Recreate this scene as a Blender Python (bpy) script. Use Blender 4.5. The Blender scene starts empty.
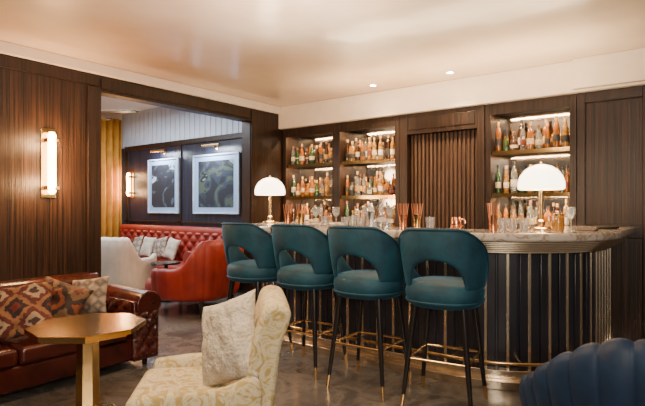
import bpy, math, random
import bmesh
from mathutils import Vector, Matrix, noise
random.seed(7)
CAMH=1.28; F=504.0
def P(px,d):
    t=(px-322.5)/F; return (d*(-.6+.8*t), d*(.8+.6*t))
def onY(px,Y):
    t=(px-322.5)/F; d=Y/(.8+.6*t); return d*(-.6+.8*t)
def zat(py,d): return CAMH-(py-207)*d/F
COL=bpy.context.scene.collection
# ---------------------------------------------------------------- materials
def lin(c): return (c[0],c[1],c[2],1)
def mat(name,col,rough=.5,metal=0,var=.15,vscale=8,emit=None,estr=0,trans=0,sheen=0,coat=0,bump=0,bscale=60,spec=.5,ior=1.45,bdist=.02,crough=.08,col2=None):
    m=bpy.data.materials.new(name); m.use_nodes=True
    nt=m.node_tree; b=nt.nodes['Principled BSDF']
    tc=nt.nodes.new('ShaderNodeTexCoord'); n=nt.nodes.new('ShaderNodeTexNoise')
    n.inputs['Scale'].default_value=vscale; n.inputs['Detail'].default_value=4
    nt.links.new(tc.outputs['Object'],n.inputs['Vector'])
    r=nt.nodes.new('ShaderNodeValToRGB'); nt.links.new(n.outputs['Fac'],r.inputs['Fac'])
    r.color_ramp.elements[0].position=.3; r.color_ramp.elements[1].position=.7
    r.color_ramp.elements[0].color=lin(col if col2 else [c*(1-var) for c in col]); r.color_ramp.elements[1].color=lin(col2 or [min(1,c*(1+var)) for c in col])
    nt.links.new(r.outputs['Color'],b.inputs['Base Color'])
    b.inputs['Roughness'].default_value=rough; b.inputs['Metallic'].default_value=metal
    b.inputs['Transmission Weight'].default_value=trans; b.inputs['Coat Weight'].default_value=coat
    b.inputs['Specular IOR Level'].default_value=spec; b.inputs['IOR'].default_value=ior
    if coat: b.inputs['Coat Roughness'].default_value=crough
    if sheen:
        b.inputs['Sheen Weight'].default_value=sheen; b.inputs['Sheen Roughness'].default_value=.3
        b.inputs['Sheen Tint'].default_value=lin([min(1,c*5) for c in col])
    if emit:
        b.inputs['Emission Color'].default_value=lin(emit); b.inputs['Emission Strength'].default_value=estr
    if bump:
        n2=nt.nodes.new('ShaderNodeTexNoise'); n2.inputs['Scale'].default_value=bscale
        nt.links.new(tc.outputs['Object'],n2.inputs['Vector'])
        bp=nt.nodes.new('ShaderNodeBump'); bp.inputs['Strength'].default_value=bump; bp.inputs['Distance'].default_value=bdist
        nt.links.new(n2.outputs['Fac'],bp.inputs['Height']); nt.links.new(bp.outputs['Normal'],b.inputs['Normal'])
        if coat: nt.links.new(bp.outputs['Normal'],b.inputs['Coat Normal'])
    return m
def wood(name,c1,c2,rough=.38,plank=0,groove=.06,grain=42,spec=.35):
    m=bpy.data.materials.new(name); m.use_nodes=True
    nt=m.node_tree; b=nt.nodes['Principled BSDF']; L=nt.links.new
    tc=nt.nodes.new('ShaderNodeTexCoord'); mp=nt.nodes.new('ShaderNodeMapping'); L(tc.outputs['Object'],mp.inputs['Vector'])
    mp.inputs['Scale'].default_value=(grain,grain,1.1)
    n=nt.nodes.new('ShaderNodeTexNoise'); n.inputs['Scale'].default_value=1; n.inputs['Detail'].default_value=8; n.inputs['Roughness'].default_value=.7
    L(mp.outputs['Vector'],n.inputs['Vector'])
    r=nt.nodes.new('ShaderNodeValToRGB'); L(n.outputs['Fac'],r.inputs['Fac'])
    r.color_ramp.elements[0].position=.38; r.color_ramp.elements[1].position=.66
    r.color_ramp.elements[0].color=lin(c1); r.color_ramp.elements[1].color=lin(c2)
    out=r.outputs['Color']
    h=n.outputs['Fac']
    if plank:
        s=nt.nodes.new('ShaderNodeSeparateXYZ'); L(tc.outputs['Object'],s.inputs[0])
        a=nt.nodes.new('ShaderNodeMath'); a.operation='ADD'; L(s.outputs[0],a.inputs[0]); L(s.outputs[1],a.inputs[1])
        mu=nt.nodes.new('ShaderNodeMath'); mu.operation='MULTIPLY'; L(a.outputs[0],mu.inputs[0]); mu.inputs[1].default_value=1/plank
        fr=nt.nodes.new('ShaderNodeMath'); fr.operation='FRACT'; L(mu.outputs[0],fr.inputs[0])
        g=nt.nodes.new('ShaderNodeMath'); g.operation='LESS_THAN'; L(fr.outputs[0],g.inputs[0]); g.inputs[1].default_value=groove
        mx=nt.nodes.new('ShaderNodeMix'); mx.data_type='RGBA'; L(g.outputs[0],mx.inputs['Factor']); L(out,mx.inputs['A']); mx.inputs['B'].default_value=lin([c*.35 for c in c1])
        out=mx.outputs['Result']
    L(out,b.inputs['Base Color']); b.inputs['Roughness'].default_value=rough; b.inputs['Specular IOR Level'].default_value=spec
    bp=nt.nodes.new('ShaderNodeBump'); bp.inputs['Strength'].default_value=.45; bp.inputs['Distance'].default_value=.01
    L(h,bp.inputs['Height']); L(bp.outputs['Normal'],b.inputs['Normal'])
    return m
def veined(name,base,vein,scale=1.6,rough=.3,pos=(.47,.5,.53),coat=0,lo=.7,hi=1.25):
    m=bpy.data.materials.new(name); m.use_nodes=True
    nt=m.node_tree; b=nt.nodes['Principled BSDF']; L=nt.links.new
    tc=nt.nodes.new('ShaderNodeTexCoord')
    n=nt.nodes.new('ShaderNodeTexNoise'); n.inputs['Scale'].default_value=scale; n.inputs['Detail'].default_value=8; n.inputs['Distortion'].default_value=.6; n.inputs['Roughness'].default_value=.66
    L(tc.outputs['Object'],n.inputs['Vector'])
    r=nt.nodes.new('ShaderNodeValToRGB'); L(n.outputs['Fac'],r.inputs['Fac']); cr=r.color_ramp
    cr.elements[0].position=.25; cr.elements[0].color=lin([c*lo for c in base])
    cr.elements[1].position=.8; cr.elements[1].color=lin([c*hi for c in base])
    for p,c in zip(pos,(base,vein,base)):
        q=cr.elements.new(p); q.color=lin(c)
    L(r.outputs['Color'],b.inputs['Base Color']); b.inputs['Roughness'].default_value=rough; b.inputs['Coat Weight'].default_value=coat
    return m
def pattern(name,cols,scale=9,kind='vor',rough=.85,bump=.2,dist=1.6,lo=.36,hi=.64,const=False,bsc=120,bd=.01):
    m=bpy.data.materials.new(name); m.use_nodes=True
    nt=m.node_tree; b=nt.nodes['Principled BSDF']; L=nt.links.new
    tc=nt.nodes.new('ShaderNodeTexCoord')
    if kind=='vor':
        n=nt.nodes.new('ShaderNodeTexNoise'); n.inputs['Scale'].default_value=scale; n.inputs['Detail'].default_value=2; n.inputs['Distortion'].default_value=dist
        L(tc.outputs['Object'],n.inputs['Vector']); fac=n.outputs['Fac']
    else:
        s=nt.nodes.new('ShaderNodeSeparateXYZ'); L(tc.outputs['Object'],s.inputs[0])
        def pp(o,sc):
            q=nt.nodes.new('ShaderNodeMath'); q.operation='PINGPONG'; L(o,q.inputs[0]); q.inputs[1].default_value=sc; return q.outputs[0]
        a=nt.nodes.new('ShaderNodeMath'); a.operation='ADD'; L(pp(s.outputs[0],1/scale),a.inputs[0]); L(pp(s.outputs[1],1/scale),a.inputs[1])
        mu=nt.nodes.new('ShaderNodeMath'); mu.operation='MULTIPLY'; L(a.outputs[0],mu.inputs[0]); mu.inputs[1].default_value=scale/2
        n=nt.nodes.new('ShaderNodeTexNoise'); n.inputs['Scale'].default_value=40; L(tc.outputs['Object'],n.inputs['Vector'])
        m2=nt.nodes.new('ShaderNodeMath'); m2.operation='MULTIPLY_ADD'; L(n.outputs['Fac'],m2.inputs[0]); m2.inputs[1].default_value=.3; L(mu.outputs[0],m2.inputs[2])
        fac=m2.outputs[0]; lo,hi=.15,1.2
    r=nt.nodes.new('ShaderNodeValToRGB'); L(fac,r.inputs['Fac']); cr=r.color_ramp; cr.interpolation='CONSTANT' if const else 'LINEAR'
    k=len(cols)
    while len(cr.elements)<k: cr.elements.new(.5)
    for i,c in enumerate(cols):
        cr.elements[i].position=lo+(hi-lo)*i/max(1,k-1 if kind=='vor' else k)
    for i,c in enumerate(cols): cr.elements[i].color=lin(c)
    L(r.outputs['Color'],b.inputs['Base Color']); b.inputs['Roughness'].default_value=rough
    n2=nt.nodes.new('ShaderNodeTexNoise'); n2.inputs['Scale'].default_value=bsc; L(tc.outputs['Object'],n2.inputs['Vector'])
    bp=nt.nodes.new('ShaderNodeBump'); bp.inputs['Strength'].default_value=bump; bp.inputs['Distance'].default_value=bd
    L(n2.outputs['Fac'],bp.inputs['Height']); L(bp.outputs['Normal'],b.inputs['Normal'])
    return m
WALLW=wood('dark_wood_planks',(.007,.0036,.0024),(.050,.023,.0125),.38,plank=.11,groove=.05,grain=60)
WALLN=wood('navy_stained_panel',(.006,.007,.013),(.024,.027,.048),.35,plank=.45,groove=.02)
WOODP=wood('dark_wood_plain',(.007,.0035,.0024),(.040,.019,.0105),.36,grain=55)
WOODD=wood('reeded_wood',(.03,.015,.009),(.10,.05,.028),.42)
BRASS=mat('brass',(.78,.52,.24),.18,1,var=.08)
BRASSD=mat('aged_brass',(.42,.25,.085),.17,1,vscale=3,bump=.08,bscale=7,col2=(.64,.42,.18))
CHAMP=mat('champagne_metal',(.88,.74,.55),.24,1,var=.06)
COPPER=mat('copper',(.72,.30,.16),.22,1,var=.08)
PLASTER=mat('cream_plaster',(.76,.65,.54),.55,var=.04)
CEIL=mat('lacquered_ceiling',(.50,.32,.19),.40,vscale=.6,bump=.32,bscale=1.1,coat=1,bdist=.06,crough=.17,col2=(.86,.70,.54))  # gold-brown to pale blotches put soft reflections into the ceiling colour
FLOOR=veined('mottled_grey_stone_floor',(.10,.088,.080),(.15,.135,.122),3.0,.2,lo=.45,hi=1.8,pos=(.42,.5,.58))
VELVET=mat('petrol_teal_velvet',(.002,.024,.046),.68,vscale=7,sheen=1.0,col2=(.006,.060,.094),bump=.15,bscale=30)
NAVY=mat('deep_navy_velvet',(.0015,.010,.032),.6,vscale=9,sheen=.45,col2=(.003,.022,.060))
LEATHER=mat('oxblood_leather',(.022,.005,.004),.20,vscale=5,bump=.10,bscale=70,col2=(.066,.011,.007))
REDV=mat('deep_red_velvet',(.15,.009,.005),.5,vscale=5,sheen=.3,col2=(.25,.020,.008))
BLACK=mat('black_lacquer',(.010,.008,.008),.25,var=.2)
MARBLE=veined('pale_marble',(.50,.44,.38),(.24,.17,.12),4,.12,coat=.4)
BARP=mat('dark_bar_panel',(.012,.012,.019),.30,var=.5,vscale=2,coat=.4,crough=.22)
MIRROR=mat('antique_mirror',(.46,.43,.40),.10,1,var=.4,vscale=5)
OPAL=mat('opal_glass',(1,.9,.75),.3,var=.02,emit=(1,.82,.58),estr=7)
OPALT=mat('opal_tube',(1,.85,.6),.3,var=.02,emit=(1,.66,.30),estr=20)
LENS=mat('downlight_lens',(1,.95,.85),.3,var=.01,emit=(1,.9,.75),estr=200)
GLASS=mat('clear_glass',(.9,.93,.95),.04,var=.02,trans=.9)
WHITEP=mat('white_beadboard',(.58,.64,.74),.5,var=.04)
CURT=mat('mustard_curtain',(.55,.24,.03),.8,var=.15,sheen=.3)
CREAMF=pattern('pale_gold_damask',[(.36,.26,.09),(.42,.32,.14),(.52,.44,.28),(.53,.46,.31),(.44,.35,.18)],10,dist=3.2,lo=.38,hi=.62)
KILIM=pattern('kilim_weave',[(.14,.022,.012),(.025,.012,.012),(.22,.09,.035),(.09,.018,.012),(.30,.20,.12),(.05,.02,.02)],9,'dia',const=True)
KILIM2=pattern('rust_kilim_weave',[(.05,.015,.01),(.18,.045,.015),(.03,.015,.012),(.14,.075,.035),(.09,.02,.012)],8,'dia',const=True)
HERR=pattern('beige_zigzag_weave',[(.28,.22,.16),(.10,.08,.07),(.34,.27,.20)],20,'dia')
PILLOW=pattern('cream_woven',[(.38,.32,.25),(.46,.40,.32),(.50,.44,.36),(.42,.36,.28)],14,bump=.5,bsc=60,bd=.02)
PALEP=mat('cream_linen',(.74,.62,.52),.8,var=.06)
PRINT=[pattern('print_monochrome',[(.01,.012,.02),(.015,.018,.03),(.05,.07,.10),(.35,.45,.60),(.5,.6,.75)],3.2,dist=1.2,lo=.42,hi=.66,const=True,bump=0),
       pattern('print_dark_abstract',[(.01,.012,.02),(.02,.03,.05),(.05,.07,.05),(.012,.014,.02),(.18,.24,.30)],3.2,dist=1.0,lo=.38,hi=.66,const=True,bump=0)]
# ---------------------------------------------------------------- mesh builder
class MB:
    def __init__(s): s.v=[]; s.f=[]; s.m=[]
    def add(s,v,f,mi=0):
        o=len(s.v); s.v+= [tuple(p) for p in v]; s.f+=[tuple(i+o for i in q) for q in f]; s.m+=[mi]*len(f); return s
    def box(s,x0,x1,y0,y1,z0,z1,mi=0):
        v=[(x0,y0,z0),(x1,y0,z0),(x1,y1,z0),(x0,y1,z0),(x0,y0,z1),(x1,y0,z1),(x1,y1,z1),(x0,y1,z1)]
        return s.add(v,[(0,3,2,1),(4,5,6,7),(0,1,5,4),(1,2,6,5),(2,3,7,6),(3,0,4,7)],mi)
    def cyl(s,p0,p1,r0,r1=None,n=14,mi=0):
        r1=r0 if r1 is None else r1
        p0=Vector(p0);p1=Vector(p1);a=(p1-p0).normalized()
        u=a.orthogonal().normalized(); w=a.cross(u)
        v=[]
        for p,r in((p0,r0),(p1,r1)):
            for i in range(n):
                t=2*math.pi*i/n; v.append(p+u*(r*math.cos(t))+w*(r*math.sin(t)))
        f=[(i,(i+1)%n,n+(i+1)%n,n+i) for i in range(n)]+[tuple(range(n-1,-1,-1)),tuple(range(n,2*n))]
        return s.add(v,f,mi)
    def lathe(s,prof,n=20,c=(0,0,0),mi=0,a=1,b=1,ex=2):
        v=[];m=len(prof)
        for r,z in prof:
            for i in range(n):
                t=2*math.pi*i/n; cx=math.cos(t); sy=math.sin(t)
                if ex!=2:
                    cx=math.copysign(abs(cx)**(2/ex),cx); sy=math.copysign(abs(sy)**(2/ex),sy)
                v.append((c[0]+r*a*cx,c[1]+r*b*sy,c[2]+z))
        f=[]
        for j in range(m-1):
            for i in range(n): f.append((j*n+i,j*n+(i+1)%n,(j+1)*n+(i+1)%n,(j+1)*n+i))
        if prof[0][0]>1e-5: f.append(tuple(range(n-1,-1,-1)))
        if prof[-1][0]>1e-5: f.append(tuple(range((m-1)*n,m*n)))
        return s.add(v,f,mi)
    def grid(s,fn,nu,nv,cu=False,cv=False,mi=0,cap=False):
        U=nu if cu else nu+1; V=nv if cv else nv+1
        v=[fn(i/nu,j/nv) for i in range(U) for j in range(V)]
        f=[]
        for i in range(nu):
            for j in range(nv):
                a=i*V+j; b=((i+1)%U)*V+j; c=((i+1)%U)*V+(j+1)%V; d=i*V+(j+1)%V
                f.append((a,b,c,d))
        if cap: f.append(tuple(range(V))); f.append(tuple((U-1)*V+j for j in range(V-1,-1,-1)))
        return s.add(v,f,mi)
    def tube(s,pts,r,n=8,mi=0,closed=False):
        pts=[Vector(p) for p in pts]; N=len(pts); rings=[]
        for i,p in enumerate(pts):
            if closed: a=(pts[(i+1)%N]-pts[i-1])
            else: a=(pts[min(i+1,N-1)]-pts[max(i-1,0)])
            a.normalize(); up=Vector((0,0,1)) if abs(a.z)<.9 else Vector((1,0,0))
            u=a.cross(up).normalized(); w=u.cross(a)
            rings.append([p+u*(r*math.cos(2*math.pi*k/n))+w*(r*math.sin(2*math.pi*k/n)) for k in range(n)])
        v=[q for R in rings for q in R]; f=[]
        for i in range(N if closed else N-1):
            for k in range(n):
                f.append((i*n+k,i*n+(k+1)%n,((i+1)%N)*n+(k+1)%n,((i+1)%N)*n+k))
        if not closed: f.append(tuple(range(n-1,-1,-1))); f.append(tuple((N-1)*n+k for k in range(n)))
        return s.add(v,f,mi)
    def prism(s,poly,z0,z1,mi=0):
        n=len(poly); v=[(x,y,z0) for x,y in poly]+[(x,y,z1) for x,y in poly]
        f=[(i,(i+1)%n,n+(i+1)%n,n+i) for i in range(n)]+[tuple(range(n-1,-1,-1)),tuple(range(n,2*n))]
        return s.add(v,f,mi)
    def obj(s,name,mats,parent=None,smooth=True,bevel=0,sub=0,ang=38,label=None,loc=None,seg=2):
        me=bpy.data.meshes.new(name); me.from_pydata(s.v,[],s.f)
        bm=bmesh.new(); bm.from_mesh(me); bmesh.ops.recalc_face_normals(bm,faces=bm.faces); bm.to_mesh(me); bm.free()
        if not isinstance(mats,(list,tuple)): mats=[mats]
        for m in mats: me.materials.append(m)
        for p,mi in zip(me.polygons,s.m): p.material_index=mi; p.use_smooth=smooth
        if smooth and not sub: me.set_sharp_from_angle(angle=math.radians(ang))
        o=bpy.data.objects.new(name,me); COL.objects.link(o)
        if parent: o.parent=parent
        if loc: o.location=loc
        if bevel:
            b=o.modifiers.new('bevel','BEVEL'); b.width=bevel; b.segments=seg; b.limit_method='ANGLE'
        if sub:
            q=o.modifiers.new('sub','SUBSURF'); q.levels=sub; q.render_levels=sub
        if label: o['label']=label
        return o
def thing(name,loc,rz,label,cat,group=None):
    e=bpy.data.objects.new(name,None); COL.objects.link(e); e.location=loc; e.rotation_euler=(0,0,rz); e.empty_display_size=.1
    e['label']=label; e['category']=cat
    if group: e['group']=group
    return e
def tag(o,label,cat,group=None):
    o['label']=label;o['category']=cat
    if group:o['group']=group
    return o
def struct(o): o['kind']='structure'; return o
def copy_tree(o,parent=None):
    c=o.copy(); COL.objects.link(c)
    if parent: c.parent=parent
    for ch in list(o.children): copy_tree(ch,c)
    return c
def clone(o,loc,rz,label=None):
    c=copy_tree(o); c.location=loc; c.rotation_euler=(0,0,rz)
    if label: c['label']=label
    return c
def sbox(name,x0,x1,y0,y1,z0,z1,m,bevel=0):
    return struct(MB().box(x0,x1,y0,y1,z0,z1).obj(name,m,smooth=False,bevel=bevel))
def light(kind,loc,energy,col,size=.1,rot=None,name='light',sy=None,spot=None):
    l=bpy.data.lights.new(name,kind); l.energy=energy; l.color=col
    if kind=='AREA':
        l.size=size
        if sy: l.shape='RECTANGLE'; l.size_y=sy
    else: l.shadow_soft_size=size
    if spot: l.spot_size=math.radians(spot); l.spot_blend=.6
    o=bpy.data.objects.new(name,l); COL.objects.link(o); o.location=loc
    if rot: o.rotation_euler=rot
    return o
XL=-4.68; YB=5.3; ZC=2.66
# ---------------------------------------------------------------- room shell
sbox('floor',-9.0,4.0,-3.0,5.8,-.1,0,FLOOR)
sbox('ceiling',XL-.15,4.0,-3.0,5.8,ZC,ZC+.12,CEIL)
sbox('wall_back',XL,1.2,5.66,5.8,0,ZC,WALLW)
sbox('wall_left',XL-.15,XL,-3.0,2.63,0,3.05,WALLW)
sbox('trim_1',XL-.15,XL,2.63,4.67,2.40,3.05,WOODP)
sbox('wall_pilaster',XL-.15,XL,4.67,5.8,0,3.05,WOODP)
sbox('trim_2',XL,XL+.05,-3,5.22,2.56,2.66,PLASTER,.01)
sbox('trim_3',XL,XL+.02,-3,2.60,2.45,2.55,WOODP,.004)
sbox('trim_4',XL,XL+.02,2.50,2.63,0,2.44,WOODP,.004)
sbox('trim_5',XL,XL+.03,-3,2.50,.60,.66,WOODP,.006)
sbox('trim_6',XL,XL+.02,2.635,4.665,2.43,2.54,WOODP,.005)
sbox('trim_7',XL,XL+.025,4.68,4.76,0,2.54,WOODP,.005)
sbox('baseboard_left',XL,XL+.02,-3,2.5,0,.12,WOODP,.004)
sbox('trim_8',XL,1.2,5.22,5.66,2.36,ZC,PLASTER,.006)
sbox('trim_9',-.96,1.2,5.16,5.22,2.38,ZC,PLASTER,.006)
sbox('wall_corner',-.94,1.2,YB+.01,5.66,0,2.36,WALLW)
m=MB(); x0,x1=-.94,-.36
m.box(x0,x0+.07,YB-.02,YB+.01,0,2.36); m.box(x1-.05,x1,YB-.02,YB+.01,0,2.36)
m.box(x0+.07,x1-.05,YB-.02,YB+.01,2.26,2.36); m.box(x0+.07,x1-.05,YB-.02,YB+.01,1.0,1.12)
m.box(x1,1.2,YB-.02,YB+.01,2.26,2.36)
struct(m.obj('trim_10',WOODP,smooth=False,bevel=.006))
d0,d1=-2.83,-1.825
m=MB(); m.box(d0,d0+.10,YB-.02,5.6,0,2.36); m.box(d1-.08,d1,YB-.02,5.6,0,2.36); m.box(d0+.10,d1-.08,YB-.02,5.6,2.12,2.36)
m.box(d0+.12,d1-.10,YB-.03,YB-.02,2.17,2.31)
struct(m.obj('trim_11',WOODP,smooth=False,bevel=.006))
m=MB(); m.box(d0+.10,d1-.08,5.38,5.43,0,2.12)
n=17; w=(d1-.08-d0-.10)/n
for i in range(n):
    cx=d0+.10+w*(i+.5); m.box(cx-w*.29,cx+w*.29,5.352,5.38,0,2.12)
struct(m.obj('door_1',WOODD,smooth=False,bevel=.005))
# lounge beyond
sbox('wall_lounge_back',-8.9,XL-.15,5.4,5.55,0,2.39,WALLN)
m=MB(); m.box(-8.9,XL-.15,5.42,5.55,2.39,3.05)
x=-8.9
while x<XL-.2: m.box(x,x+.115,5.405,5.42,2.42,3.0); x+=.13
struct(m.obj('wall_lounge_upper',WHITEP,smooth=False))
m=MB(); m.box(-8.7,XL-.15,5.37,5.4,2.33,2.41); m.box(-8.7,XL-.15,5.38,5.4,1.0,1.04)
for xx in (-8.68,-7.12,-5.45): m.box(xx,xx+.09,5.38,5.4,0,2.33)
struct(m.obj('trim_12',WOODP,smooth=False,bevel=.005))
sbox('wall_lounge_side',-9.0,-8.85,1.0,5.55,0,3.05,PLASTER)
sbox('ceiling_lounge',-9.0,XL-.15,0,5.55,3.05,3.15,WHITEP)
# ---------------------------------------------------------------- curtain
m=MB()
m.grid(lambda u,v:(-8.72+.05*math.sin(u*2*math.pi*11),3.9+1.42*u,.02+2.9*v),176,2)
cu=m.obj('curtain',CURT); cu.modifiers.new('s','SOLIDIFY').thickness=.01
tag(cu,'full length mustard yellow pleated curtain beside the lounge wall','curtain')
# ---------------------------------------------------------------- pictures
def picture(px0,px1,kind,label):
    Y=5.37; x0=onY(px0,Y); x1=onY(px1,Y); cx=(x0+x1)/2; hw=(x1-x0)/2
    z0,z1=1.17,2.12
    e=thing('framed_picture',(cx,Y,z0),0,label,'picture','framed prints on the lounge wall')
    H=z1-z0; fr=mat('frame_silver',(.50,.62,.78),.35,.3)
    m=MB(); t=.025
    m.box(-hw,hw,-.03,.008,0,t); m.box(-hw,hw,-.03,.008,H-t,H); m.box(-hw,-hw+t,-.03,.008,t,H-t); m.box(hw-t,hw,-.03,.008,t,H-t)
    m.obj('frame',fr,e,False,.004)
    MB().box(-hw+t,hw-t,-.012,.006,t,H-t).obj('mat_board',mat('mat_board',(.26,.39,.60),.6,var=.03),e,False)
    a=hw*.76
    MB().box(-a,a,-.016,-.0125,H*.11,H*.89,0).obj('print',PRINT[kind],e,False)
    l=thing('picture_light',(cx,5.4,z1+.10),0,'slim brass picture light above a framed print','picture light','brass picture lights')
    m=MB(); m.cyl((0,-.002,0),(0,-.14,.03),.008); m.cyl((0,-.004,0),(0,-.016,0),.03)
    m.obj('arm',BRASS,l); MB().cyl((-.2,-.14,.03),(.2,-.14,.03),.022).obj('lamp_head',BRASS,l)
    light('AREA',(cx,5.2,z1+.1),14,(.80,.90,1),.4,(math.radians(25),0,0),'picture_glow',sy=.05)
picture(149,179,0,'framed black and white abstract print with pale blue mount')
picture(194,240,1,'framed dark abstract print with pale blue mount')
# ---------------------------------------------------------------- sconces
def sconce(loc,rz,h,label,e_w):
    e=thing('wall_sconce',loc,rz,label,'wall lamp','tubular wall sconces')
    MB().box(-.065,.065,0,.012,0,h).obj('backplate',BRASSD,e,False,.004)
    for z in(.08,h-.12):
        MB().box(-.052,.052,.010,.105,z-.01,z+.03).obj('collar',BRASS,e,False,.006)
    MB().lathe([(0,.03),(.022,.035),(.036,.06),(.036,h-.06),(.022,h-.035),(0,h-.03)],20,(0,.07,0)).obj('opal_tube',OPALT,e,ang=60)
    M=Matrix.Rotation(rz,4,'Z')
    for z in (h*.2,h*.8):
        light('POINT',Vector(loc)+M@Vector((0,.16,z)),e_w/2,(1,.53,.22),.06,name='sconce_glow')
y48=(4.68/(.6-.8*((48-322.5)/F)))*(.8+.6*((48-322.5)/F))
sconce((XL,y48,1.36),-math.pi/2,.62,'vertical opal tube sconce with brass fittings on dark wood wall',95)
sconce((max(onY(131,5.4),-8.5),5.4,1.45),math.pi,.5,'small glowing tube sconce beside the mustard curtain',24)
# ---------------------------------------------------------------- ceiling fan
e=thing('ceiling_fan',(P(84,7)[0],P(84,7)[1],3.05),.0,'dark ceiling fan hanging in the lounge','ceiling fan')
MB().cyl((0,0,0),(0,0,-.35),.02).cyl((0,0,0),(0,0,-.04),.07).obj('downrod',BLACK,e)
MB().lathe([(.0,-.35),(.1,-.36),(.13,-.42),(.11,-.5),(0,-.52)],20).obj('motor',BLACK,e)
for k in range(4):
    a=k*math.pi/2+.64
    b=MB().prism([(.12,-.03),(.3,-.06),(.72,-.075),(.76,0),(.72,.075),(.3,.06),(.12,.03)],-.45,-.435).obj('blade',BLACK,e,False,.003)
    b.rotation_euler=(0,0,a)
# ---------------------------------------------------------------- downlights
first=None
for px in (450,373):
    x,y=onY(px,4.9),4.9
    if first is None:
        e=thing('downlight',(x,y,ZC),0,'small round recessed ceiling downlight','ceiling light','ceiling downlights'); first=e
        MB().lathe([(.032,0),(.05,0),(.05,-.006),(.032,-.01),(.032,0)],24).obj('trim_ring',PLASTER,e)
        MB().cyl((0,0,-.001),(0,0,-.005),.03,n=24).obj('lens',LENS,e)
    else: clone(first,(x,y,ZC),0)
    light('SPOT',(x,y,ZC-.03),130,(1,.76,.48),.05,name='downlight_beam',spot=115)
# ---------------------------------------------------------------- bar
def barpath(o,ya=5.0,yb=5.275,n=14):
    pts=[(-3.88-o,ya)]
    for i in range(n+1):
        a=math.pi+ (math.pi/2)*i/n; r=.8+o; pts.append((-3.08+r*math.cos(a),4.4+r*math.sin(a)))
    k=6
    for i in range(1,k): pts.append((-3.08+(1.63)*i/k,3.6-o))
    for i in range(n+1):
        a=-math.pi/2+(math.pi/2)*i/n; r=.8+o; pts.append((-1.45+r*math.cos(a),4.4+r*math.sin(a)))
    pts.append((-.65+o,yb)); return pts
def band(m,o0,o1,z0,z1,mi=0,n=14):
    A=barpath(o1,n=n);B=barpath(o0,n=n);n=len(A)
    v=[]
    for a,b in zip(A,B): v+=[(b[0],b[1],z0),(a[0],a[1],z0),(a[0],a[1],z1),(b[0],b[1],z1)]
    f=[]
    for i in range(n-1):
        for k in range(4): f.append((i*4+k,i*4+(k+1)%4,(i+1)*4+(k+1)%4,(i+1)*4+k))
    f+=[(0,1,2,3),tuple((n-1)*4+k for k in(3,2,1,0))]
    return m.add(v,f,mi)
bar=thing('bar_counter',(-2.3,4.4,0),0,'curved bar counter with pale marble top and vertical brass strips','bar counter')
def bobj(m,name,mt,**k):
    m.v=[(x+2.3,y-4.4,z) for x,y,z in m.v]; return m.obj(name,mt,bar,**k)
def mkalong(off):
    P0=[Vector(p) for p in barpath(off,n=60)]
    seg=[0]
    for a,b in zip(P0,P0[1:]): seg.append(seg[-1]+(b-a).length)
    T=seg[-1]
    def along(fr):
        s=fr*T; i=max(k for k in range(len(seg)) if seg[k]<=s); i=min(i,len(P0)-2)
        return P0[i].lerp(P0[i+1],(s-seg[i])/(seg[i+1]-seg[i])),(P0[i+1]-P0[i]).normalized()
    return along,T
m=band(MB(),-.12,-.004,.10,.99,n=40)
al1,T1=mkalong(-.003); NS=int(T1/.145)
def plank(m,al,fr,hw,dep,z0,z1):
    p,t=al(fr); nrm=Vector((t.y,-t.x))
    c=[p-t*hw-nrm*.012,p+t*hw-nrm*.012,p+t*(hw*.8)+nrm*dep,p-t*(hw*.8)+nrm*dep]
    m.prism([(q.x,q.y) for q in c],z0,z1)
for i in range(NS*2):
    plank(m,al1,(i+.5)/(NS*2),.0345,.010,.11,.958)
bobj(m,'panelled_front',BARP,ang=30,bevel=.003)
bobj(band(band(MB(),-.10,.04,.06,.12,n=40),-.10,.10,0,.06,n=40),'plinth',CHAMP,bevel=.004)
m=band(MB(),-.44,.08,.955,.97,n=40)
for k in range(5): band(m,-.30,.095+.017*k,.97+.014*k,.9825+.014*k,n=40)
bobj(m,'edge_moulding',CHAMP,bevel=.003,seg=2)
bobj(band(MB(),-.45,.185,1.04,1.10,n=40),'marble_top',MARBLE,bevel=.02,seg=4)
m=MB()
for i in range(1,NS):
    plank(m,al1,i/NS,.0125,.017,.115,.957)
bobj(m,'brass_strips',CHAMP,smooth=False,bevel=.002)
R=barpath(.14,n=12)[3:-3]
m=MB(); m.tube([(x,y,.2) for x,y in R],.013,10)
for i in (5,11,16,19,23,28):
    q=barpath(.14,n=12)[i]; r=barpath(.0,n=12)[i]; m.cyl((q[0],q[1],.2),(r[0],r[1],.2),.010)
bobj(m,'foot_rail',BRASS)
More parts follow.
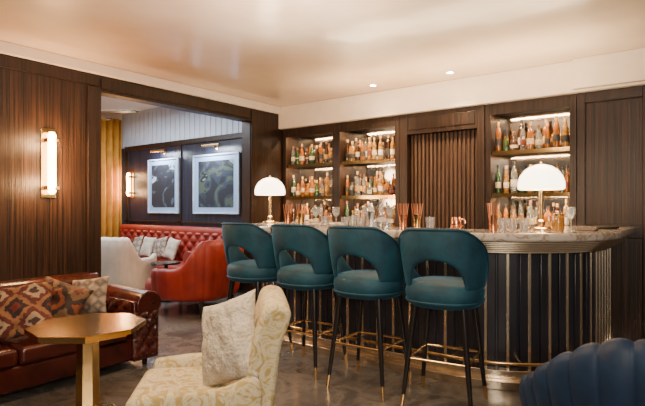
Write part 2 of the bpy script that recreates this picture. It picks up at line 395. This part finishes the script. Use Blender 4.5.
# ---------------------------------------------------------------- shelf units
def shelf_unit(x0,x1,label,zs=(1.42,1.86)):
    e=thing('shelf_unit',((x0+x1)/2,5.3,0),0,label,'shelves','mirrored back bar shelf units')
    h=(x1-x0)/2
    m=MB(); m.box(-h,-h+.05,0,.35,0,2.36); m.box(h-.05,h,0,.35,0,2.36); m.box(-h+.05,h-.05,0,.35,2.28,2.36)
    m.box(-h,-h+.06,-.012,0,0,2.36); m.box(h-.06,h,-.012,0,0,2.36); m.box(-h+.06,h-.06,-.012,0,2.24,2.36)
    m.obj('frame',WOODP,e,False,.004)
    MB().box(-h+.05,h-.05,.325,.34,1.04,2.28).obj('mirror_back',MIRROR,e,False)
    MB().box(-h+.05,h-.05,.0,.32,0,1.0).obj('base_cabinet',WOODP,e,False)
    MB().box(-h+.05,h-.05,-.02,.32,1.0,1.04).obj('worktop',MARBLE,e,False,.004)
    for z in zs:
        MB().box(-h+.05,h-.05,.02,.32,z-.02,z).box(-h+.05,h-.05,.010,.02,z-.038,z+.003,1).obj('shelf',[WOODP,BRASSD],e,False)
    for z,en in ((2.278,15),(1.838,14),(1.398,14)):
        light('AREA',((x0+x1)/2,5.335,z),en,(1,.66,.34),(x1-x0)*.8,(0,0,0),'shelf_glow',sy=.015)
bays=[(-4.66,-3.75),(-3.75,-2.835),(-1.82,-.945)]
for b,l in zip(bays,['dark wood mirrored shelf unit filled with bottles beside the opening','dark wood mirrored shelf unit filled with bottles beside the reeded door','dark wood mirrored shelf unit of spirits next to the panelled wall']): shelf_unit(b[0],b[1],l)
# ---------------------------------------------------------------- bottles
gl={'amber':mat('amber_spirit',(.46,.15,.016),.05,var=.3,trans=.5,coat=.5),'dark':mat('brown_glass',(.05,.014,.006),.05,var=.1,trans=.2,coat=.5),
 'green':mat('green_glass',(.03,.09,.03),.05,var=.1,trans=.3,coat=.5),'clear':mat('pale_spirit',(.80,.83,.80),.04,var=.03,trans=.9),
 'honey':mat('honey_spirit',(.64,.32,.06),.05,var=.3,trans=.6,coat=.5)}
caps=[mat('black_cap',(.02,.02,.02),.4),mat('gold_cap',(.7,.45,.15),.3,.8),mat('brown_cap',(.12,.05,.02),.4),mat('cork',(.40,.24,.12),.8)]
labs=[mat('cream_label',(.60,.48,.30),.7,var=.5,vscale=60),mat('white_label',(.70,.63,.54),.7,var=.4,vscale=60),mat('black_label',(.03,.03,.03),.6),mat('ochre_label',(.42,.22,.05),.7,var=.4,vscale=60),mat('red_label',(.16,.03,.018),.7,var=.4,vscale=60)]
shapes=[
 ([(0,0),(.036,0),(.038,.01),(.038,.17),(.030,.20),(.013,.225),(.012,.285),(0,.285)],2,.0385,.06,.12,.285),
 ([(0,0),(.041,0),(.043,.01),(.043,.14),(.036,.17),(.014,.19),(.013,.24),(0,.24)],4,.0435,.035,.09,.24),
 ([(0,0),(.033,0),(.035,.01),(.035,.20),(.022,.25),(.012,.27),(.012,.31),(0,.31)],2,.0355,.07,.14,.31),
 ([(0,0),(.046,0),(.05,.02),(.05,.09),(.035,.14),(.015,.165),(.013,.22),(0,.22)],2,.0503,.035,.075,.22),
 ([(0,0),(.030,0),(.040,.03),(.040,.15),(.02,.2),(.013,.22),(.013,.265),(0,.265)],6,.0405,.06,.11,.265),
 ([(0,0),(.028,0),(.030,.01),(.030,.15),(.026,.19),(.012,.24),(.011,.29),(0,.29)],2,.0303,.06,.12,.29),
 ([(0,0),(.034,0),(.036,.008),(.036,.11),(.030,.13),(.016,.14),(.016,.17),(0,.17)],4,.0365,.03,.08,.17),
 ([(0,0),(.04,0),(.046,.03),(.03,.09),(.034,.13),(.014,.17),(.012,.23),(0,.23)],2,.0305,.088,.094,.23)]
proto={}
def bottle(x,y,z):
    si=random.choice([0,0,1,2,3,4,2,5,5,6,7]); g=random.choice(['amber','amber','amber','honey','honey','dark','green','clear','clear','honey','clear','dark']); li=random.choice([0,1,2,3,4,0,1,2])
    key=(si,g,li)
    sh=shapes[si]
    if key not in proto:
        o=MB().lathe(sh[0],12,ex=sh[1]).obj('bottle',gl[g],ang=50)
        MB().lathe([(sh[2],sh[3]),(sh[2]+.0008,sh[3]),(sh[2]+.0008,sh[4]),(sh[2],sh[4])],12,ex=sh[1]).obj('label',labs[li],o,ang=50)
        MB().lathe([(.0145,sh[5]-.03),(.0155,sh[5]-.03),(.0155,sh[5]+.008),(0,sh[5]+.008)],10).obj('cap',caps[random.randrange(4)],o,ang=50)
        names={'amber':'amber spirit bottle','dark':'dark brown bottle','green':'green glass bottle','clear':'clear glass bottle','honey':'honey coloured bottle'}
        ln=['cream','white','black','ochre','red'][li]
        tag(o,f'{names[g]} with {ln} label on back bar shelf','bottle','bottles on the back bar shelves')
        proto[key]=o; c=o
    else: c=copy_tree(proto[key])
    c.location=(x,y,z); c.rotation_euler=(0,0,random.uniform(0,6)); s=random.uniform(.80,1.08); c.scale=(s*.92,s*.92,s)
random.seed(12)
for bi,(x0,x1) in enumerate(bays):
    for z in (1.04,1.42,1.86):
        for row,y in ((0,5.40),(1,5.535)):
            x=x0+.10+row*.04
            while x<x1-.095:
                if random.random()>.03: bottle(x,y+random.uniform(-.012,.012),z)
                x+=random.uniform(.076,.088)
# ---------------------------------------------------------------- dome lamps on bar
lamp=thing('table_lamp',(P(541,3.95)[0],P(541,3.95)[1],1.1),0,'brass table lamp with glowing white dome shade on the bar','lamp','dome lamps on the bar')
MB().lathe([(0,0),(.085,0),(.085,.015),(.07,.025),(.03,.03),(0,.03)],28).obj('base',BRASS,lamp)
MB().cyl((0,0,.03),(0,0,.33),.017).lathe([(.02,.03),(.03,.04),(.03,.07),(.02,.08)],16).obj('stem',BRASS,lamp)
MB().lathe([(.01,.315),(.155,.315),(.172,.325),(.172,.37),(.157,.42),(.125,.465),(.08,.497),(.03,.512),(0,.515)],32).obj('lamp_shade',OPAL,lamp,ang=60)
MB().lathe([(0,.51),(.012,.51),(.012,.525),(0,.535)],12).obj('finial',BRASS,lamp)
clone(lamp,(P(270,5.72)[0],P(270,5.72)[1],1.1),0)
for px,d in((541,3.95),(270,5.72)):
    x,y=P(px,d); light('POINT',(x,y,1.34),12,(1,.72,.42),.1,name='lamp_glow'); light('POINT',(x,y,1.75),9,(1,.75,.45),.12,name='lamp_glow')
# ---------------------------------------------------------------- bar items
strm=[mat('copper_straw',(.55,.20,.09),.35,.5)]
def straw_cup(px,Y,n,label,mt,h=.12,r=.035):
    x=onY(px,Y)
    e=thing('straw_cup',(x,Y,1.1),0,label,'cup','straw cups on the bar')
    MB().lathe([(0,0),(r*.8,0),(r,h),(r*.93,h),(r*.74,.006),(0,.006)],20).obj('cup_body',mt,e)
    first=None
    for k in range(n):
        a=k*2*math.pi/n+.2; q=.55*r; tq=r*(.62 if k%2 else .8)*1.7
        if first is None:
            o=MB().cyl((0,0,0),(0,0,.2),.0035,n=6).obj('drinking_straw',strm[0]); first=o
            tag(o,'thin copper coloured drinking straw standing in a cup','straw','straws in the cups')
        else: o=first.copy(); COL.objects.link(o)
        p0=Vector((q*math.cos(a),q*math.sin(a),.01)); p1=Vector((tq*math.cos(a),tq*math.sin(a),.21))
        o.location=Vector((x,Y,1.1))+p0; o.rotation_euler=(p1-p0).to_track_quat('Z','Y').to_euler()
straw_cup(493,3.75,9,'copper cup holding straws next to the dome lamp',COPPER)
straw_cup(403,3.75,7,'copper cup with straws on the marble bar top',COPPER)
straw_cup(417,3.80,7,'dark metal cup with straws on the marble bar top',BRASSD)
straw_cup(288,3.85,7,'copper cup with straws behind the bar stools',COPPER)
straw_cup(301,3.85,7,'dark metal cup with straws behind the bar stools',BRASSD)
g0=None
def tumbler(px,Y,s=1):
    global g0
    loc=(onY(px,Y),Y,1.1)
    if g0 is None:
        g0=MB().lathe([(0,0),(.032,0),(.038,.09),(.035,.09),(.03,.008),(0,.008)],18).obj('tumbler',GLASS); tag(g0,'clear glass tumbler on the marble bar top','glass','tumblers on the bar'); o=g0
    else: o=g0.copy(); COL.objects.link(o)
    o.location=loc; o.scale=(s,s,s)
for px,Y in((512,3.93),(524,3.98),(503,4.0),(345,3.85),(353,3.97),(361,3.85),(430,3.95),(325,3.86)): tumbler(px,Y,random.uniform(.9,1.1))
w0=None
for px,Y in((336,3.97),(366,4.0),(390,3.95),(316,3.98),(569,4.35)):
    if px==569: loc=(P(571,3.95)[0],P(571,3.95)[1],1.1)
    else: loc=(onY(px,Y),Y,1.1)
    if w0 is None:
        w0=MB().lathe([(0,0),(.034,0),(.034,.003),(.005,.008),(.004,.08),(.02,.095),(.038,.13),(.034,.18),(.032,.18),(.035,.13),(.018,.1),(0,.09)],18).obj('wine_glass',GLASS); tag(w0,'clear stemmed wine glass on the bar','glass','wine glasses on the bar'); o=w0
    else: o=w0.copy(); COL.objects.link(o)
    o.location=loc
e=thing('decanter',(onY(381,3.72),3.72,1.1),0,'round cut glass decanter with stopper on the bar','decanter')
MB().lathe([(0,0),(.05,0),(.065,.03),(.06,.07),(.02,.11),(.016,.15),(.025,.16),(0,.16)],20).obj('glass_body',GLASS,e)
MB().lathe([(0,.16),(.012,.165),(.022,.185),(.012,.205),(0,.21)],14).obj('stopper',GLASS,e)
e=thing('pitcher',(onY(456,3.8),3.8,1.1),0,'small copper pitcher with handle on the bar','pitcher')
MB().lathe([(0,0),(.035,0),(.045,.03),(.04,.07),(.034,.1),(.031,.1),(.036,.07),(0,.01)],18).obj('pitcher_body',COPPER,e)
MB().tube([(.042,0,.085),(.07,0,.08),(.075,0,.055),(.06,0,.035),(.043,0,.03)],.005,8).obj('handle',COPPER,e)
x,y=P(558,3.78)
e=thing('storage_jar',(x,y,1.1),0,'glass jar with brass lid beside the dome lamp','jar')
MB().lathe([(0,0),(.04,0),(.045,.01),(.045,.10),(.036,.115),(0,.115)],20).obj('jar_body',gl['honey'],e)
MB().lathe([(.038,.115),(.04,.115),(.04,.13),(.01,.135),(.01,.145),(0,.15)],20).obj('lid',BRASS,e)
e=thing('cocktail_shaker',(onY(371,3.86),3.86,1.1),0,'steel cocktail shaker on the bar top','shaker')
ST=mat('steel',(.6,.6,.62),.2,1)
MB().lathe([(0,0),(.032,0),(.042,.14),(.038,.145),(0,.145)],20).obj('tin',ST,e); MB().lathe([(.038,.145),(.03,.175),(.018,.185),(.017,.215),(0,.218)],20).obj('lid',ST,e)
p0=None
for k in range(3):
    if p0 is None:
        p0=MB().lathe([(0,0),(.06,0),(.09,.009),(.088,.011),(.058,.004),(0,.004)],24).obj('plate',mat('dark_plate',(.06,.05,.045),.4)); tag(p0,'small dark side plate stacked on the marble bar','plate','stack of plates on the bar'); o=p0
    else: o=p0.copy(); COL.objects.link(o)
    x,y=P(607,4.15); o.location=(x,y,1.1+.0062*k)
x,y=P(588,3.85)
o=MB().box(-.06,.06,-.09,.09,0,.012).obj('menu_booklet',mat('menu_cover',(.10,.06,.045),.6),None,False,.002,loc=(x,y,1.1)); tag(o,'closed dark brown menu booklet lying on the bar','menu')
# ---------------------------------------------------------------- wrap shell generator
def sm(a,b,x):
    t=max(0,min(1,(x-a)/(b-a))); return t*t*(3-2*t)
def wrap(m,a,b,phim,zt,zb,th,N=36,M=14,flare=lambda z,p:0,ex=2.3,lobe=None,mi=0,yo=0):
    def fn(u,v):
        p=(-1+2*u)*phim; w=abs(-1+2*u)
        al=2*math.pi*v; c=math.cos(al); s_=math.sin(al)
        c=math.copysign(abs(c)**.7,c); s_=math.copysign(abs(s_)**.7,s_)
        T=zt(w);B=zb(w)
        lb=lobe(u) if lobe else 0
        T+=lb*1.0
        z=(T+B)/2+(T-B)/2*s_
        sx=math.sin(p);sy=-math.cos(p)
        sx=math.copysign(abs(sx)**(2/ex),sx); sy=math.copysign(abs(sy)**(2/ex),sy)
        r=th*c + (lb*.9*(1 if c>0 else -.6) if lobe else 0)*abs(c)
        k=flare(z,p)
        return (sx*(a+r+k),yo+sy*(b+r+k),z)
    return m.grid(fn,N,M,cv=True,cap=True,mi=mi)
# ---------------------------------------------------------------- bar stool
def make_stool(loc,rz):
    e=thing('bar_stool',loc,rz,'teal velvet bar stool with curved open back and black legs','bar stool','bar stools along the counter')
    MB().lathe([(0,.645),(.78,.645),(.93,.652),(1.0,.69),(1.05,.735),(1.01,.782),(.88,.804),(.6,.812),(0,.814)],32,a=.240,b=.240,ex=2.3).obj('seat',VELVET,e,sub=1)
    MB().lathe([(1.0,.683),(1.02,.68),(1.035,.689),(1.02,.696),(1.0,.690)],40,a=.240,b=.240,ex=2.3).obj('piping',VELVET,e)
    zt=lambda w:1.155-.03*w*w-.13*sm(.25,.75,w)-.20*sm(.55,1,w)
    zb=lambda w:(.785+.19*math.sqrt(max(0,1-(w/.36)**2)) if w<.36 else .785)-.02
    fl=lambda z,p:.045*sm(.74,1.15,z)
    m=MB(); wrap(m,.236,.244,math.radians(125),zt,zb,.019,64,14,flare=fl,ex=2.05)
    m.obj('backrest',VELVET,e,sub=1)
    pts=[]
    for i in range(41):
        u=i/40; w=abs(2*u-1); p=(2*u-1)*math.radians(122); z=zt(w)-.012
        sx=math.sin(p);sy=-math.cos(p); sx=math.copysign(abs(sx)**(2/2.05),sx); sy=math.copysign(abs(sy)**(2/2.05),sy)
        k=fl(z,p)+.018; pts.append((sx*(.236+k),sy*(.244+k),z))
    MB().tube(pts,.0055,8).obj('back_piping',VELVET,e)
    for sx in(-1,1):
        for sy in(-1,1):
            top=Vector((sx*.15,sy*.145,.67)); bot=Vector((sx*.22,sy*.215,0)); c=top.lerp(bot,.86)
            l=MB().cyl(top,c,.024,.0135,12).obj('leg',BLACK,e)
            MB().cyl(c,bot,.0155,.011,12).obj('brass_tip',BRASS,l)
    q=lambda sx,sy,z:(sx*(.15+.07*(.67-z)/.67),sy*(.145+.07*(.67-z)/.67),z)
    m=MB(); z=.32
    for a,b in (((-1,1),(1,1)),((-1,-1),(1,-1)),((-1,-1),(-1,1)),((1,-1),(1,1))): m.cyl(q(*a,z),q(*b,z),.009,n=10)
    m.obj('footrest',BRASS,e)
    return e
st=make_stool((-1.33,3.10,0),math.radians(8))
clone(st,(-1.905,3.10,0),math.radians(3)); clone(st,(-2.495,3.15,0),math.radians(2)); clone(st,(-3.08,3.16,0),math.radians(0))
# ---------------------------------------------------------------- chesterfield sofa
def tuft(o,U,V,N,lu,lv,cu,cv,dep,m,nu=None,nv=None):
    o=Vector(o);U=Vector(U);V=Vector(V);N=Vector(N)
    nu=nu or int(lu/.018); nv=nv or max(6,int(lv/.018))
    def fn(a,b):
        u=a*lu;v=b*lv; A=u/cu;B=v/cv
        h=(abs(math.sin(math.pi*(A+B))*math.sin(math.pi*(A-B))))**.45
        e=min(1,min(a,1-a)*lu/.03,min(b,1-b)*lv/.03)
        return o+U*u+V*v+N*(dep*h*e)
    return m.grid(fn,nu,nv)
def sofa(loc,rz,L,dp,zseat,zback,zarm,M,label,ncush=3,aw=.17,arms=(1,1)):
    e=thing('sofa',loc,rz,label,'sofa')
    hl=L/2
    MB().box(.02,dp-.02,-hl+.02,hl-.02,.07,zseat-.12).obj('base_frame',M,e,bevel=.02)
    m=MB(); m.box(0.0,.17,-hl+.01,hl-.01,.07,zback-.07)
    tuft((.17,-hl+.02,zseat-.06),(0,1,0),(0,0,1),(1,0,0),L-.04,zback-zseat,.20,.20,.06,m)
    m.cyl((.11,-hl+.01,zback-.07),(.11,hl-.01,zback-.07),.085,n=18)
    m.obj('backrest',M,e,ang=60)
    cl=(L-2*aw)/ncush
    for k in range(ncush):
        y0=-hl+aw+cl*k
        MB().box(.21,dp+.01,y0+.004,y0+cl-.004,zseat-.12,zseat).obj('seat_cushion',M,e,bevel=.035,seg=4)
    for s,on in((-1,arms[0]),(1,arms[1])):
        if not on: continue
        m=MB(); y1=s*hl; y0=s*(hl-aw+.03)
        m.box(0.02,dp+.02,min(y0,y1-s*.02),max(y0,y1-s*.02),.07,zarm-.07)
        m.cyl((.02,s*(hl-.11),zarm-.11),(dp+.035,s*(hl-.11),zarm-.11),.11,n=22)
        tuft((.18,s*(hl-aw+.03),zseat-.02),(1,0,0),(0,0,1),(0,-s,0),dp-.2,zarm-zseat-.05,.14,.12,.04,m)
        tuft((dp+.02,s*hl-s*.02 if s<0 else hl-aw+.02,.09),(0,1,0),(0,0,1),(1,0,0),aw-.04,zarm-.24,.10,.14,.04,m)
        m.obj('arm',M,e,ang=60,bevel=.008)
    for x in(.06,dp-.08):
        for y in(-hl+.08,hl-.08): MB().cyl((x,y,.07),(x,y,0),.025,.018).obj('leg',BLACK,e)
    return e
sofa((-4.63,1.05,0),0,2.9,1.08,.36,.66,.61,LEATHER,'tufted oxblood leather sofa with rolled arms against the wood wall',aw=.27)
def pillow(name,W,H,T,M,loc,rot,label,group=None,n=24,cr=.02):
    m=MB(); sd=Vector((random.random()*9,random.random()*9,0))
    def f(sg):
        def fn(u,v):
            a=-1+2*u;b=-1+2*v
            t=((1-abs(a)**2.6)*(1-abs(b)**2.6))**.55
            x=W/2*a*(1-.09*(1-b*b)); y=H/2*b*(1-.09*(1-a*a))
            k=noise.noise(Vector((a*2.2,b*2.2,sg))+sd)+.5*noise.noise(Vector((a*5,b*5,sg))+sd)
            return (x,y,sg*(T/2*t+cr*k*min(1,t*1.5)) + .03*W*math.sin(a*2+b)*1.0)
        return fn
    m.grid(f(1),n,n); m.grid(f(-1),n,n)
    o=m.obj(name,M,ang=100)
    bm=bmesh.new(); bm.from_mesh(o.data); bmesh.ops.remove_doubles(bm,verts=bm.verts,dist=1e-5); bmesh.ops.recalc_face_normals(bm,faces=bm.faces); bm.to_mesh(o.data); bm.free()
    o.location=loc; o.rotation_euler=rot; tag(o,label,'cushion',group); return o
def lean(az,tilt,roll=0):
    R=Matrix.Rotation(az,3,'Z')@Matrix.Rotation(math.pi/2-tilt,3,'Y')@Matrix.Rotation(math.pi/2+roll,3,'Z')
    return R.to_euler()
pillow('throw_pillow',.46,.40,.16,KILIM,(P(18,3.52)[0],P(18,3.52)[1],.55),lean(-.6,.55,.12),'kilim throw pillow in rust and cream diamonds on the leather sofa',cr=.035)
pillow('throw_pillow',.42,.36,.15,KILIM2,(P(57,3.85)[0],P(57,3.85)[1],.545),lean(-.8,.55,-.35),'dark rust patterned throw pillow on the leather sofa',cr=.035)
pillow('throw_pillow',.32,.32,.11,HERR,(P(89,4.15)[0],P(89,4.15)[1],.545),lean(-.95,.45,.12),'beige zigzag woven pillow against the sofa arm')
# ---------------------------------------------------------------- brass octagonal table
x,y=P(88,3.04)
e=thing('side_table',(x,y,0),.25+math.pi/8,'octagonal brushed brass side table with faceted pedestal','table')
oc=lambda r,ph=math.pi/8:[(r*math.cos(ph+k*math.pi/4),r*math.sin(ph+k*math.pi/4)) for k in range(8)]
MB().prism(oc(.335),.545,.575).obj('table_top',BRASSD,e,False,.002)
MB().prism(oc(.30),.53,.545).obj('apron',BRASSD,e,False)
m=MB(); m.lathe([(.085,.03),(.072,.1),(.065,.53)],8); m.obj('pedestal',BRASSD,e,False)
MB().prism(oc(.20),0,.03).obj('base',BRASSD,e,False,.003)
# ---------------------------------------------------------------- cream armchair
cx,cy=-2.02,1.68
az=math.radians(225)
e=thing('armchair',(cx,cy,0),az-math.pi/2,'pale gold and cream patterned low armchair with dark legs','armchair')
q_=.86
MB().box(-.30*q_,.30*q_,-.28*q_,.36*q_,.13,.30).obj('seat_base',CREAMF,e,bevel=.03,seg=4)
MB().box(-.29*q_,.29*q_,-.24*q_,.38*q_,.30,.405).obj('seat_cushion',CREAMF,e,bevel=.04,seg=4)
prof=[]; K=14
for i in range(K+1):
    t=i/K; prof.append((-.27-.07*t**1.5-.02*sm(.75,1,t),.14+.655*t))
front=[(y+.065+.012*math.sin(i/K*3),z) for i,(y,z) in enumerate(prof)]
backp=[(y-.062-.008*sm(.7,1,i/K),z) for i,(y,z) in enumerate(prof)]
ring=front+[(front[-1][0]-.02,front[-1][1]+.028),(front[-1][0]-.06,front[-1][1]+.038),(backp[-1][0]+.025,backp[-1][1]+.028)]+backp[::-1]
R_=len(ring); xs=[-.31,-.29,-.19,-.095,0,.095,.19,.29,.31]
v=[];f=[]
for j,xx in enumerate(xs):
    ed=j in(0,len(xs)-1)
    for (y,z) in ring:
        v.append((xx,y,z-(.010 if ed and z>.7 else 0)+.008*(1-(xx/.3)**2)*(z>.78)))
for j in range(len(xs)-1):
    for i in range(R_): f.append((j*R_+i,j*R_+(i+1)%R_,(j+1)*R_+(i+1)%R_,(j+1)*R_+i))
f+= [tuple(range(R_)),tuple((len(xs)-1)*R_+i for i in range(R_-1,-1,-1))]
m=MB(); m.add(v,f); m.obj('backrest',CREAMF,e,bevel=.018,seg=3,ang=50)
for s in(-1,1):
    m=MB()
    def arm(u,v,s=s):
        al=2*math.pi*v; y=-.30+.60*u
        T=.53-.07*sm(0,.35,u)-.02*sm(.6,1,u); B=.14
        c=math.cos(al);q=math.sin(al); c=math.copysign(abs(c)**.5,c);q=math.copysign(abs(q)**.5,q)
        return (s*.292+.038*c,y,(T+B)/2+(T-B)/2*q)
    m.grid(arm,16,14,cv=True,cap=True); m.obj('arm',CREAMF,e,sub=1)
for sx in(-.23,.23):
    for sy in(-.23,.27): MB().cyl((sx,sy,.14),(sx*1.05,sy*1.05,0),.022,.014).obj('leg',BLACK,e)
pillow('throw_pillow',.40,.42,.16,PILLOW,(P(229,2.47)[0],P(229,2.47)[1],.628),lean(math.radians(268),.26,.34),'beige woven throw pillow on the patterned armchair',cr=.018,n=32)
# ---------------------------------------------------------------- blue channelled shell chair
x,y=P(642,2.26)
e=thing('shell_chair',(x,y,0),math.radians(30),'dark navy velvet scalloped shell back armchair','armchair')
MB().lathe([(0,.16),(.9,.16),(1,.2),(1,.36),(.96,.41),(.8,.435),(0,.44)],32,a=.40,b=.38,ex=2.6,c=(0,.04,0)).obj('seat',NAVY,e,sub=1)
m=MB(); nl=21
wrap(m,.42,.42,math.radians(118),lambda w:.80-.03*w-.34*sm(.22,.9,w),lambda w:.15,.05,252,20,flare=lambda z,p:.12*sm(.2,.75,z),lobe=lambda u:.017*abs(math.sin(math.pi*nl*u))**.6,ex=2.0)
m.obj('shell_back',NAVY,e,ang=80)
for sx in(-.24,.24):
    for sy in(-.2,.26): MB().cyl((sx,sy,.17),(sx*1.1,sy*1.1,0),.02,.012).obj('leg',BRASS,e)
# ---------------------------------------------------------------- lounge furniture
x,y=P(200,6.25)
e=thing('armchair',(x-.03,y-.04,0),math.radians(108),'low rounded deep red velvet loveseat with dark tapered legs','armchair')
MB().lathe([(0,.19),(.95,.19),(1,.22),(1,.34),(.97,.39),(.9,.42),(0,.43)],32,a=.46,b=.50,ex=3,c=(0,.08,0)).obj('seat',REDV,e,sub=1)
m=MB(); wrap(m,.45,.44,math.radians(124),lambda w:.90-.03*w-.32*sm(.38,.72,w),lambda w:.19,.06,144,16,flare=lambda z,p:.05*sm(.3,.85,z),ex=2.6,lobe=lambda u:.012*abs(math.sin(math.pi*16*u))**.6)
m.obj('backrest',REDV,e,ang=80)
for sx in(-.35,.35):
    for sy in(-.30,.46): MB().cyl((sx,sy,.20),(sx*1.08,sy*1.06,0),.028,.014).obj('leg',BLACK,e)
x,y=P(126,7.0)
e=thing('armchair',(x,y,0),math.radians(15),'cream linen armchair with curved wing back','armchair')
MB().lathe([(0,.15),(.95,.15),(1,.2),(1,.36),(.9,.42),(0,.43)],28,a=.33,b=.33,ex=3,c=(0,.05,0)).obj('seat',PALEP,e,sub=1)
m=MB(); wrap(m,.31,.33,math.radians(115),lambda w:.88-.30*sm(.40,.75,w)+.05*sm(.8,1,w),lambda w:.15,.04,120,14,flare=lambda z,p:.05*sm(.3,.8,z),ex=3.0,lobe=lambda u:.010*abs(math.sin(math.pi*13*u))**.6)
m.obj('backrest',PALEP,e,ang=80)
for sx in(-.22,.22):
    for sy in(-.2,.28): MB().cyl((sx,sy,.16),(sx*1.1,sy*1.1,0),.02,.014).obj('leg',BLACK,e)
sofa((-7.1,5.36,0),-math.pi/2,2.9,.80,.42,.95,.66,REDV,'long deep red tufted velvet sofa below the framed prints',3)
gp='cushions on the red sofa'
for px,M,l in((135,HERR,'beige zigzag pillow on the red velvet sofa'),(146,PILLOW,'cream woven pillow on the red velvet sofa'),(158,HERR,'beige zigzag pillow on the red velvet sofa'),(170,PILLOW,'cream woven pillow on the red velvet sofa'),(209,KILIM,'rust and cream patterned pillow on the red sofa')):
    X=onY(px,4.95)
    pillow('throw_pillow',.34,.36,.12,M,(X,4.98,.61),lean(-math.pi/2+random.uniform(-.25,.25),.3,random.uniform(-.2,.2)),l,gp,14)
x,y=P(166,6.9)
e=thing('coffee_table',(x,y,0),0,'small round dark coffee table in the lounge','table')
MB().lathe([(0,.50),(.19,.50),(.2,.51),(.19,.525),(0,.525)],28).obj('table_top',BLACK,e); MB().cyl((0,0,.02),(0,0,.50),.025).obj('stem',BLACK,e); MB().lathe([(0,0),(.14,0),(.13,.02),(0,.025)],24).obj('base',BLACK,e)
# ---------------------------------------------------------------- lights
W=bpy.data.worlds.new('world'); bpy.context.scene.world=W; W.use_nodes=True
W.node_tree.nodes['Background'].inputs[0].default_value=(1,.84,.68,1); W.node_tree.nodes['Background'].inputs[1].default_value=.17
light('AREA',(1.6,-1.6,2.1),175,(1,.87,.72),1.6,(math.radians(68),0,math.radians(38)),'front_fill',sy=1.0)  # added soft fill from behind the camera, not an actual window
light('AREA',(-1.8,1.2,2.5),62,(1,.76,.48),.5,(0,0,0),'room_fill')  # added overhead fill for the room, belongs to no fixture
light('AREA',(-2.0,4.6,2.2),52,(1,.74,.44),2.5,(math.radians(180),0,0),'ceiling_fill',sy=.6)  # added lamp aimed upward to brighten the ceiling over the bar
light('AREA',(-6.8,3.4,2.9),230,(.88,.94,1),2.0,(0,0,0),'lounge_light')
light('AREA',(-2.0,2.4,1.95),60,(1,.86,.72),1.0,(math.radians(180),0,0),'ceiling_fill')  # second upward fill, added to keep the ceiling bright
cam=bpy.data.cameras.new('camera'); co=bpy.data.objects.new('camera',cam); COL.objects.link(co)
co.location=(0,0,CAMH); co.rotation_euler=(math.radians(90),0,math.atan2(.6,.8)); cam.lens=F/645*36; cam.sensor_width=36; cam.shift_y=4/645; cam.clip_start=.05
bpy.context.scene.camera=co
